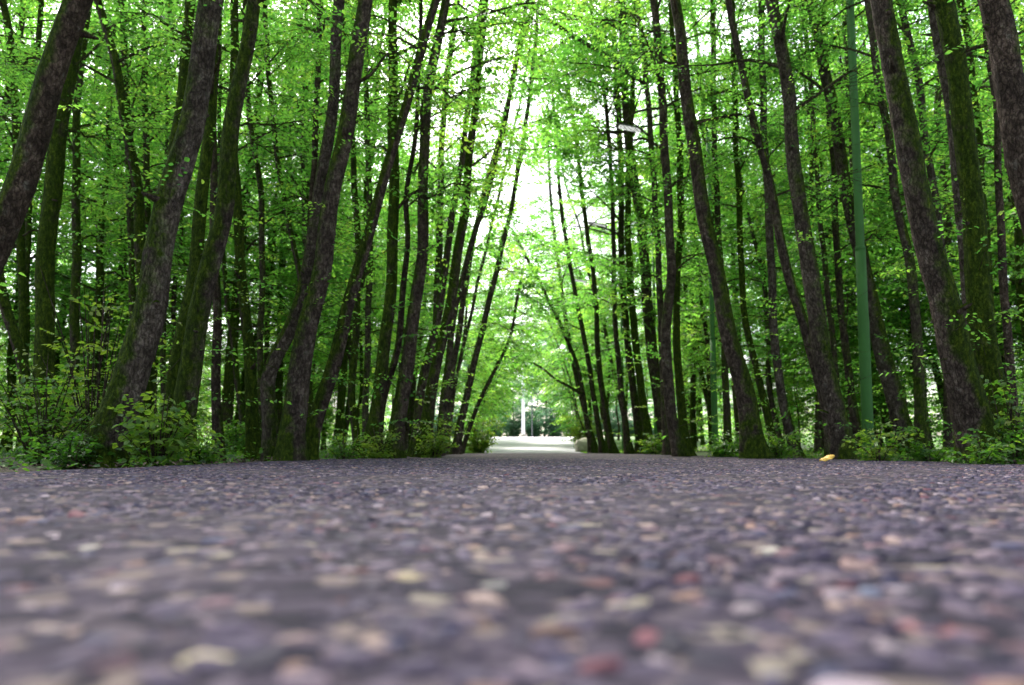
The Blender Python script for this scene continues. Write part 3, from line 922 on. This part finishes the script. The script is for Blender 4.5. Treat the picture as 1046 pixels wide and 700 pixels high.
for i, (x, y, sd) in enumerate(spots):
    lab = ('slim leafy tree in the depth of the wood ' + ('on the side without lamp posts' if sd == 'l' else 'behind the lamp posts'))
    p = protos[i % 8 if i < 8 else (i % 4 if 3 < y < 16 else 4 + i % 4)]
    base = (x, y, float(floor_z(x, y)))
    dx = x - .5
    lean = R((8 if i >= arch2 else 2.5) + 4 * random.random()) * (1 if dx < 0 else -1)
    if i < 8:
        o = p
        o.location, o.rotation_euler = base, (R(random.uniform(-2, 2)), lean, 0)
    else:
        # turn the whole tree about its own axis, then lean it over the road
        m = Matrix.Rotation(lean, 3, 'Y') @ Matrix.Rotation(random.uniform(0, 6.28), 3, 'Z')
        o = copy_tree(p, base, m.to_euler(), random.uniform(.8, 1.2))
    tag(o, lab, 'tree', 'trees deeper in the wood ' + ('without lamp posts' if sd == 'l' else 'behind the lamp posts'))

# --- young trees of the understorey
sp = []
for k in range(4):
    g2 = np.random.default_rng(500 + k)
    H = g2.uniform(3.0, 6.0)
    n = 8
    z = np.linspace(-.04, H, n)
    path = np.stack([np.cumsum(g2.normal(0, .06, n)), np.cumsum(g2.normal(0, .06, n)), z], -1)
    path -= path[0] * [1, 1, 0]
    path = spline(path, 3)
    rad = np.interp(path[:, 2], [0, H], [.022, .005])
    mb = build_trunk(path, rad, 6, 70 + k, .05, (.4, .1))
    V, Fc, tone = limbs_and_crown(path, rad, g2, .35, H, g2.uniform(.9, 1.3), 36, 12, 14, .064, mb, low=.6)
    root = empty('young_tree', (0, 0, 0))
    tr = mb.build('trunk', BARK, root)
    tr['moss'], tr['tint'] = .2, .3
    mesh_np('crown', V, [Fc], LEAF, root, attrs={'tone': np.clip(tone + .1, 0, 1)})
    sp.append(root)
n0 = len(spots)
scatter(24, -14, -5.0, 13, 32, 1.1, 'l')
scatter(24, 6.0, 15, 13, 32, 1.1, 'r')
scatter(34, -27, -12, 9, 34, 1.3, 'l')
scatter(34, 13, 28, 9, 34, 1.3, 'r')
n1 = len(spots) - n0
for y in np.linspace(37, 50, 4):
    spots.append((-2.9 - g.uniform(0, .5) - (.6 if y > 46 else 0), y + g.uniform(-1, 1), 'l'))
    spots.append((3.2 + g.uniform(0, .5) + (1.0 if y > 46 else 0), y + g.uniform(-1, 1), 'r'))
for i, (x, y, sd) in enumerate(spots[n0:]):
    base = (x, y, float(floor_z(x, y)))
    if i < 4:
        o = sp[i]
        o.location = base
    else:
        o = copy_tree(sp[i % 4], base, (0, 0, random.uniform(0, 6.28)), random.uniform(.7, 1.2))
        if i >= n1:     # young trees bowing over the far stretch of road
            m = Matrix.Rotation(R(random.uniform(14, 27)) * (1 if sd == 'l' else -1), 3, 'Y') @ Matrix.Rotation(random.uniform(0, 6.28), 3, 'Z')
            o.rotation_euler = m.to_euler()
            o.scale = (random.uniform(1.5, 1.9),) * 3
            tag(o, 'young tree bowing over the far stretch of road ' + ('from the side without lamps' if sd == 'l' else 'from the lamp post side'), 'young tree', 'young trees arching over the far road')
            continue
    tag(o, 'low leafy young tree growing among the taller trunks ' + ('on the side without lamp posts' if sd == 'l' else 'behind the lamp posts'), 'young tree',
        'young trees under the wood ' + ('without lamp posts' if sd == 'l' else 'behind the lamp posts'))


# ------------------------------------------------------------------ shrubs by the roadside
def shrub(label, px, depth, h, w, n, ls, tone, name='shrub', seed=0, mat=None, loc=None):
    g = np.random.default_rng(700 + seed)
    if loc is None:
        p = at(px, 460, depth)
        base = np.array([p.x, depth, float(floor_z(p.x, depth)) - .01])
    else:
        base = np.array([loc[0], loc[1], float(floor_z(*loc)) - .01])
    if 0 < depth < 9:
        ls, n = ls * .78, int(n * 1.7)
    root = empty(name, base)
    mb = MB()
    PP, DD = [], []
    for k in range(n):
        az = g.uniform(0, 6.28)
        hh = h * g.uniform(.45, 1.1)
        out = w * g.uniform(.1, 1) * .5
        d = np.array([math.cos(az), math.sin(az), 0])
        P = spline([d * .03 * w, d * out * .45 + [0, 0, hh * .5], d * out + [0, 0, hh] + g.normal(0, .03, 3)], 4)
        mb.tube(P, np.linspace(.0045, .0015, len(P)) * (1 + .6 * h), 4)
        m = 6
        t = g.uniform(.15, 1, m)
        PP.append(P[(t * (len(P) - 1)).astype(int)])
        a2 = az + g.normal(0, 1.2, m)
        DD.append(np.stack([np.cos(a2), np.sin(a2), g.uniform(-.1, .6, m)], -1))
    st = mb.build('stem', BARK, root)
    st['moss'], st['tint'] = .1, .1
    V, Fc, tn = sprays(np.vstack(PP), np.vstack(DD), g, 7, ls, ls * 3.2, np.clip(g.normal(tone, .18, n * 6), 0, 1))
    V[:, 2] = np.maximum(V[:, 2], .01)
    mesh_np('foliage', V, [Fc], mat or LEAF_LOW, root, attrs={'tone': tn})
    tag(root, label, 'shrub', 'shrubs along the road edge')
    return root


shrub('wide dark green shrub at the left picture edge below the slanting corner trunk', 42, 4.9, .75, 1.1, 18, .05, .6, seed=1)
shrub('low tangled shrub in front of the foot of the big grey scaly trunk', 78, 4.25, .26, .6, 12, .035, .25, seed=2)
shrub('bright-leaved shrub with large yellow-green leaves beside the big grey scaly trunk', 162, 4.25, .44, .5, 12, .055, .9, seed=3)
shrub('tall loose shrub behind the big grey scaly trunk, reaching up to its lean', 96, 5.4, 1.35, 1.3, 18, .055, .75, seed=4)
shrub('small shrub by the foot of the trunk that is bare brown on top', 205, 4.9, .28, .4, 8, .04, .6, seed=5)
shrub('little green shrub between the kinked trunk and the long slanting one', 352, 7.2, .35, .5, 9, .045, .5, seed=6)
shrub('loose yellow-green shrub just before the nearly black trunk', 388, 7.6, .42, .45, 9, .05, .9, seed=7)
shrub('fuller yellow-green shrub just after the nearly black trunk', 443, 8.6, .5, .6, 13, .05, .92, seed=8)
shrub('big sunlit shrub on the left verge at the bright road end', 491, 30, 1.6, 2.4, 40, .11, .9, seed=9)
shrub('sunlit yellow-green shrub behind the pale boulder', 597, 38, 1.7, 2.4, 40, .12, 1.0, seed=10)
shrub('leafy shrub under the foot of the broad two-toned trunk', 1000, 4.55, .26, .5, 8, .042, .4, seed=11)
shrub('tall shrub with big leaves at the right picture edge, before the mossy twin stem', 1035, 4.9, .7, .6, 11, .05, .55, seed=12)
shrub('shrub with pale bright leaves at the foot of the tall near lamp pole', 897, 6.0, .34, .5, 8, .048, .75, seed=13)
shrub('dim shrub between the near lamp pole trunks and the broad two-toned trunk', 950, 6.0, .36, .6, 8, .048, .45, seed=14)
shrub('small shrub at the foot of the heavy nearly black leaning trunk', 795, 7.6, .36, .5, 11, .045, .75, seed=15)
shrub('shrub low down beside the second green lamp pole', 742, 9.5, .4, .7, 16, .055, .6, seed=16)
shrub('small shrub on the earth bank by the s-shaped trunk', 668, 15, .6, .9, 16, .06, .7, seed=17)
shrub('green shrub in the grassy gap, behind the reddish brown straight stem', 240, 10, .6, 1.0, 20, .055, .6, seed=18)


def ground_cover():
    g = np.random.default_rng(42)
    n = 34000
    side = g.random(n) < .5
    y = 2.2 + 34 * g.random(n) ** 1.5
    off = .08 + 9 * g.random(n) ** 1.8
    x = np.where(side, edge_l(y) - off, edge_r(y) + off)
    patch = sines(x * .8, y * .8, 2.0)
    keep = patch + g.normal(0, .5, n) > -.25
    x, y = x[keep], y[keep]
    n = len(x)
    hgt = (.01 + .2 * g.random(n) ** 2.5) * np.clip(.3 + .4 * np.abs(sines(x * .5, y * .6, .3)), .25, 1.2)
    P = np.stack([x, y, floor_z(x, y) + hgt], -1)
    a = g.uniform(0, 6.28, n)
    D = np.stack([np.cos(a), np.sin(a), g.normal(.1, .3, n)], -1)
    N = np.tile([0, 0, 1.0], (n, 1)) + g.normal(0, .45, (n, 3))
    L = g.uniform(.025, .06, n)
    V, Fc, tone = leaf_geo(P, D, N, L, L * g.uniform(.5, .8, n), np.clip(.35 + .2 * sines(x, y, 5) + g.normal(0, .2, n), 0, 1))
    tag(mesh_np('undergrowth', V, [Fc], LEAF_LOW, attrs={'tone': tone}), 'low leafy herbs covering the forest floor beside the road', 'undergrowth', kind='stuff')
    # grass blades
    n = 42000
    side = g.random(n) < .55
    y = 2.5 + 45 * g.random(n) ** 1.4
    off = .03 + 7 * g.random(n) ** 2
    x = np.where(side, edge_l(y) - off, edge_r(y) + off)
    keep = ((sines(x * .7, y * .5, 4.0) + g.normal(0, .4, n) > .15) & (y > 7.5) & (off > .35)) | (y > 22)
    x, y = x[keep], y[keep]
    n = len(x)
    P = np.stack([x, y, floor_z(x, y) - .01], -1)
    D = np.stack([g.normal(0, .35, n), g.normal(0, .35, n), np.ones(n)], -1)
    N = np.stack([g.normal(0, 1, n), g.normal(0, 1, n), np.full(n, .2)], -1)
    L = g.uniform(.04, .15, n)
    V, Fc, tone = leaf_geo(P, D, N, L, np.full(n, .009) * np.where(y > 15, 1.8, 1), np.clip(g.normal(.6, .2, n), 0, 1))
    tag(mesh_np('grass', V, [Fc], LEAF_LOW, attrs={'tone': tone}), 'thin grass growing on the verges of the road', 'grass', kind='stuff')
    # brown litter along the edges
    n = 9000
    side = g.random(n) < .5
    y = 1.5 + 20 * g.random(n) ** 1.4
    off = -.06 + 3 * g.random(n) ** 2
    x = np.where(side, edge_l(y) - off, edge_r(y) + off)
    P = np.stack([x, y, np.maximum(floor_z(x, y), np.where(off < 0, prof(y), -9)) + .006 + .02 * g.random(n)], -1)
    a = g.uniform(0, 6.28, n)
    V, Fc, tone = leaf_geo(P, np.stack([np.cos(a), np.sin(a), g.normal(0, .3, n)], -1), np.tile([0, 0, 1.0], (n, 1)) + g.normal(0, .4, (n, 3)), g.uniform(.012, .04, n), g.uniform(.008, .022, n), g.random(n))
    m = simple_mat('dead_leaf_brown', (.07, .046, .028), .85, noise=.5, nscale=3)
    tag(mesh_np('leaf_litter', V, [Fc], m, attrs={'tone': tone}), 'brown dead leaves scattered along the road edges', 'leaf litter', kind='stuff')


ground_cover()


def far_wood():
    """the thick growth that closes the wood on both sides, far from the road"""
    g = np.random.default_rng(61)
    PP, TT = [], []
    for sd in (-1, 1):
        for k in range(230):
            x = .5 + sd * (g.uniform(16, 34) if k < 150 else g.uniform(9, 17))
            y = g.uniform(6, 62) if k < 150 else g.uniform(19, 60)
            if abs(x) > 26 and g.random() < .2:
                continue
            r, h = g.uniform(.9, 1.8), (g.uniform(2.2, 5.5) if k < 150 else g.uniform(1.2, 2.8))
            m = 34 if k < 150 else 26
            a, u = g.uniform(0, 6.28, m), g.random(m) ** .5
            z = h * g.random(m) ** .8
            rr = r * u * np.sqrt(np.clip(1 - (z / h) ** 2, .05, 1))
            px, py = x + np.cos(a) * rr, y + np.sin(a) * rr
            PP.append(np.stack([px, py, floor_z(px, py) + z], -1))
            TT.append(np.full(m, g.uniform(.2, .8)) + g.normal(0, .1, m))
    P = np.vstack(PP)
    m = len(P)
    a = g.uniform(0, 6.28, m)
    V, Fc, tone = sprays(P, np.stack([np.cos(a), np.sin(a), g.normal(.1, .3, m)], -1), g, 9, .13, .6, np.concatenate(TT), simple=True)
    tag(mesh_np('thicket', V, [Fc], LEAF, attrs={'tone': np.clip(tone, 0, 1)}), 'dense low thicket closing off the wood far from the road', 'thicket', kind='stuff')


far_wood()


# ------------------------------------------------------------------ street lamps
def lamp(y, label, parts=None):
    x = 3.83
    z = float(floor_z(x, y))
    hx = -1.62
    H = 6.68
    root = empty('street_lamp', (x, y, z))
    if parts:
        for p in parts:
            c = p.copy()
            C.objects.link(c)
            c.parent = root
    else:
        mb = MB()
        mb.tube([(0, 0, -.05), (0, 0, 1.55), (0, 0, 1.6), (0, 0, 2.35)], [.060, .060, .057, .055], 20)
        mb.tube([(0, 0, 2.35), (0, 0, 2.36), (0, 0, H)], [.050, .047, .040], 20)
        mb.build('pole', POLE_GREEN, root)
        mb = MB()
        mb.tube([(0, 0, 2.33), (0, 0, 2.345), (0, 0, 2.375), (0, 0, 2.39)], [.050, .058, .058, .048], 20)
        mb.build('collar', POLE_GREEN, root)
        mb = MB()
        mb.tube(spline([(0, 0, H - .02), (-.10, 0, H + .16), (-.5, 0, H + .24), (-1.38, 0, H + .13)], 6), np.full(19, .026), 10)
        mb.build('arm', POLE_GREEN, root)
        # lantern: shallow housing above, white cover below, tipped a little
        nose, tail, zc = hx - .28, hx + .28, H + .10
        sec = []
        n = 14
        for t in np.linspace(0, 1, 11):
            w = .115 * (1 - .3 * (2 * t - 1) ** 6)
            hgt = .05 * (1 - .35 * (2 * t - 1) ** 6)
            sec.append((tail + (nose - tail) * t, w, hgt, zc - .06 * (1 - t) + .06 * t))
        for nm, mat, lo, sgn in (('housing', LAMP_GREY, 0, 1), ('cover', LAMP_LENS, 0, -.75)):
            mb = MB()
            a = np.linspace(0, math.pi, n)
            V = np.array([[sx, -math.cos(q) * w * (1 if sgn > 0 else .86), sz + sgn * math.sin(q) * hh * (1 if sgn > 0 else .6) + (.0 if sgn > 0 else -.004)] for sx, w, hh, sz in (sec if sgn > 0 else sec[1:-1]) for q in a])
            k = len(sec) if sgn > 0 else len(sec) - 2
            i = np.arange(k - 1)[:, None] * n + np.arange(n - 1)[None]
            Qd = np.stack([i, i + 1, i + n + 1, i + n], -1).reshape(-1, 4)
            ends = [list(range(n)), list(range((k - 1) * n, k * n))]
            rim = np.array([[j * n, (j + 1) * n, (j + 1) * n + n - 1, j * n + n - 1] for j in range(k - 1)])
            mb.add(V, Qd, np.array(ends), rim)
            mb.build(nm, mat, root)
    tag(root, label, 'street lamp', 'street lamps along the road')
    return root


l1 = lamp(8.3, 'tall near green lamp pole running out of the top of the picture')
lamp(14.9, 'second green street lamp, its large white head hanging over the road', l1.children)
lamp(21.5, 'third street lamp, its smaller white head below the large one', l1.children)
lamp(28.6, 'farthest street lamp, its tiny pale head lowest of the three heads', l1.children)

# ------------------------------------------------------------------ things at the far end
p = at(534.5, 446, 63)
root = empty('flagpole', (p.x, 63, float(prof(63)) - .02))
mb = MB()
mb.tube([(0, 0, 0), (0, 0, 3), (0, 0, 6.1)], [.14, .13, .11], 14)
mb.build('pole', WHITE_POLE, root)
mb = MB()
mb.tube([(0, 0, 0), (0, 0, .28), (0, 0, .32)], [.34, .34, .2], 14)
mb.build('base', STONE, root)
mb = MB()
mb.tube([(0, 0, 6.1), (0, 0, 6.16), (0, 0, 6.24), (0, 0, 6.3)], [.05, .15, .13, .03], 12)
mb.build('cap', WHITE_POLE, root)
tag(root, 'plain white upright pole standing at the bright end of the road', 'pole')
p = at(543.5, 446, 66)
root = empty('signpost', (p.x, 66, float(prof(66)) - .02))
mb = MB()
mb.tube([(0, 0, 0), (0, 0, 2), (0, 0, 4.6)], [.05, .045, .04], 10)
mb.build('pole', LAMP_GREY, root)
mb = MB()
mb.tube([(0, 0, 4.6), (0, 0, 4.66)], [.05, .02], 10)
mb.build('cap', WHITE_POLE, root)
tag(root, 'thinner shorter pale post just beside the white pole', 'post')

# boulder beside the far road
g = np.random.default_rng(5)
bx = at(596, 455, 33)
th = np.linspace(0, math.pi, 15)
ph = np.linspace(0, 2 * math.pi, 24, endpoint=False)
TH, PH = np.meshgrid(th, ph, indexing='ij')
d = np.stack([np.sin(TH) * np.cos(PH), np.sin(TH) * np.sin(PH), np.cos(TH)], -1)
rr = 1 + .10 * np.sin(d[..., 0] * 4 + 1) * np.cos(d[..., 1] * 5) + .06 * np.sin(d[..., 2] * 9 + d[..., 0] * 7)
d = np.sign(d) * np.abs(d) ** .7
V = (d * rr[..., None] * np.array([.50, .45, .36])).reshape(-1, 3)
i = np.arange(14)[:, None] * 24 + np.arange(24)[None]
i2 = np.arange(14)[:, None] * 24 + (np.arange(24)[None] + 1) % 24
o = mesh_np('boulder', V, [np.stack([i, i + 24, i2 + 24, i2], -1).reshape(-1, 4)], STONE, smooth=True, loc=(bx.x + .1, 33, float(prof(33)) + .22))
tag(o, 'pale rounded boulder on the verge at the bright road end', 'boulder')

for k, x in enumerate(np.linspace(-9, 13, 12)):
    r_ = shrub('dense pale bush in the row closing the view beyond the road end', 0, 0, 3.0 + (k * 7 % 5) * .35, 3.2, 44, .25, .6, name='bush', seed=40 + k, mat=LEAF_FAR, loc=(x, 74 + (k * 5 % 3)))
    r_['category'], r_['group'] = 'bush', 'bushes beyond the road end'
# trees beyond the crossing road
farp = []
for k in range(3):
    g = np.random.default_rng(800 + k)
    H = g.uniform(9, 13)
    z = np.linspace(-.1, H, 10)
    path = spline(np.stack([np.cumsum(g.normal(0, .12, 10)), np.cumsum(g.normal(0, .12, 10)), z], -1), 3)
    path -= path[0] * [1, 1, 0]
    rad = np.interp(path[:, 2], [0, H], [.11, .02])
    mb = build_trunk(path, rad, 8, k, .05, (.4, .3))
    V, Fc, tone = limbs_and_crown(path, rad, g, .2, H, 3.0, 46, 18, 12, .17, mb, low=.9, simple=True)
    root = empty('broadleaf_tree', (0, 0, 0))
    tr = mb.build('trunk', BARK, root)
    tr['moss'], tr['tint'] = .1, .6
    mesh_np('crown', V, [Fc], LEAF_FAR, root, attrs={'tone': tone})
    farp.append(root)
g = np.random.default_rng(9)
k = 0
for row, (yy_, n, x0, x1) in enumerate(((78, 9, -13, 17), (88, 10, -22, 24), (100, 11, -30, 32))):
    for x in np.linspace(x0, x1, n):
        xx, yv = x + g.uniform(-.8, .8), yy_ + g.uniform(-2, 2)
        base = (xx, yv, float(prof(yv)) - .03)
        if k < 3:
            o = farp[k]
            o.location = base
        else:
            o = copy_tree(farp[k % 3], base, (0, 0, g.uniform(0, 6.28)), g.uniform(.8, 1.3))
        tag(o, 'one of the pale blue-green trees closing the view beyond the road end', 'tree', 'trees beyond the road end')
        k += 1

# ------------------------------------------------------------------ small things
# a curled yellow leaf lying at the road edge
p = at(845, 472, 5.2)
n = 14
uu = np.linspace(-1, 1, n)
vv = np.linspace(-1, 1, 9)
U, W = np.meshgrid(uu, vv)
wid = .042 * np.clip(1 - np.abs(U) ** 2.2, .02, 1) * (1 + .2 * np.cos(U * 9))
V = np.stack([U * .062, W * wid * .9, .012 + .030 * np.clip(U + .2, 0, 1) + .022 * (1 - W ** 2) * (1 - U ** 2) + .006 * np.sin(U * 7 + W * 4)], -1).reshape(-1, 3)
i = np.arange(8)[:, None] * n + np.arange(n - 1)[None]
Q = np.stack([i, i + 1, i + n + 1, i + n], -1).reshape(-1, 4)
o = mesh_np('fallen_leaf', V, [Q], DRY_LEAF, smooth=True, loc=(min(p.x, 2.9), 5.2, .002))
o.rotation_euler = (0, 0, .25)
md = o.modifiers.new('thickness', 'SOLIDIFY')
md.thickness = .0012
tag(o, 'curled yellow dead leaf lying at the road edge', 'leaf')

# a crumpled bit of blue litter
p = at(453, 455, 13)
th = np.linspace(0, math.pi, 8)
ph = np.linspace(0, 2 * math.pi, 11, endpoint=False)
TH, PH = np.meshgrid(th, ph, indexing='ij')
g = np.random.default_rng(3)
d = np.stack([np.sin(TH) * np.cos(PH), np.sin(TH) * np.sin(PH), np.cos(TH)], -1) * g.uniform(.7, 1.2, (8, 11, 1))
V = (d * np.array([.05, .05, .06])).reshape(-1, 3)
i = np.arange(7)[:, None] * 11 + np.arange(11)[None]
i2 = np.arange(7)[:, None] * 11 + (np.arange(11)[None] + 1) % 11
o = mesh_np('plastic_scrap', V, [np.stack([i, i + 11, i2 + 11, i2], -1).reshape(-1, 4)], BLUE, loc=(p.x, 13, float(floor_z(p.x, 13)) + .10))
tag(o, 'tiny crumpled blue plastic scrap near the foot of the lone corner trunk', 'litter')

# ------------------------------------------------------------------ light
SUN_EL, SUN_AZ = R(52), R(-18)      # azimuth measured from the road direction, negative = left
w = bpy.data.worlds.new('World')
scene.world = w
w.use_nodes = True
t = w.node_tree
t.nodes.clear()
sky = t.nodes.new('ShaderNodeTexSky')
sky.sky_type = 'NISHITA'
sky.sun_disc = False
sky.sun_elevation = SUN_EL
sky.sun_rotation = SUN_AZ
sky.dust_density = 4.0
sky.air_density = 1.0
sky.ozone_density = 1.0
bg = t.nodes.new('ShaderNodeBackground')
bg.inputs[1].default_value = .15
ou = t.nodes.new('ShaderNodeOutputWorld')
hs = nd(t, 'ShaderNodeHueSaturation', {'Saturation': .6, 'Color': sky.outputs[0]})
t.links.new(hs.outputs[0], bg.inputs[0])
t.links.new(bg.outputs[0], ou.inputs[0])
sd = bpy.data.lights.new('sun', 'SUN')
sd.energy = 4.0
sd.angle = R(14)
sd.color = (1, .95, .87)
so = bpy.data.objects.new('sun', sd)
C.objects.link(so)
dirv = Vector((math.sin(SUN_AZ) * math.cos(SUN_EL), math.cos(SUN_AZ) * math.cos(SUN_EL), math.sin(SUN_EL)))
so.rotation_euler = dirv.to_track_quat('Z', 'Y').to_euler()
so.location = dirv * 50

vs = scene.view_settings
vs.view_transform = 'Standard'
vs.look = 'None'
vs.gamma = 1
vs.exposure = 2.1
cy = scene.cycles
cy.max_bounces = 9
cy.diffuse_bounces = 8
cy.glossy_bounces = 2
cy.transmission_bounces = 4
cy.transparent_max_bounces = 4
cy.sample_clamp_indirect = 8
cy.use_denoising = True
cy.use_light_tree = False
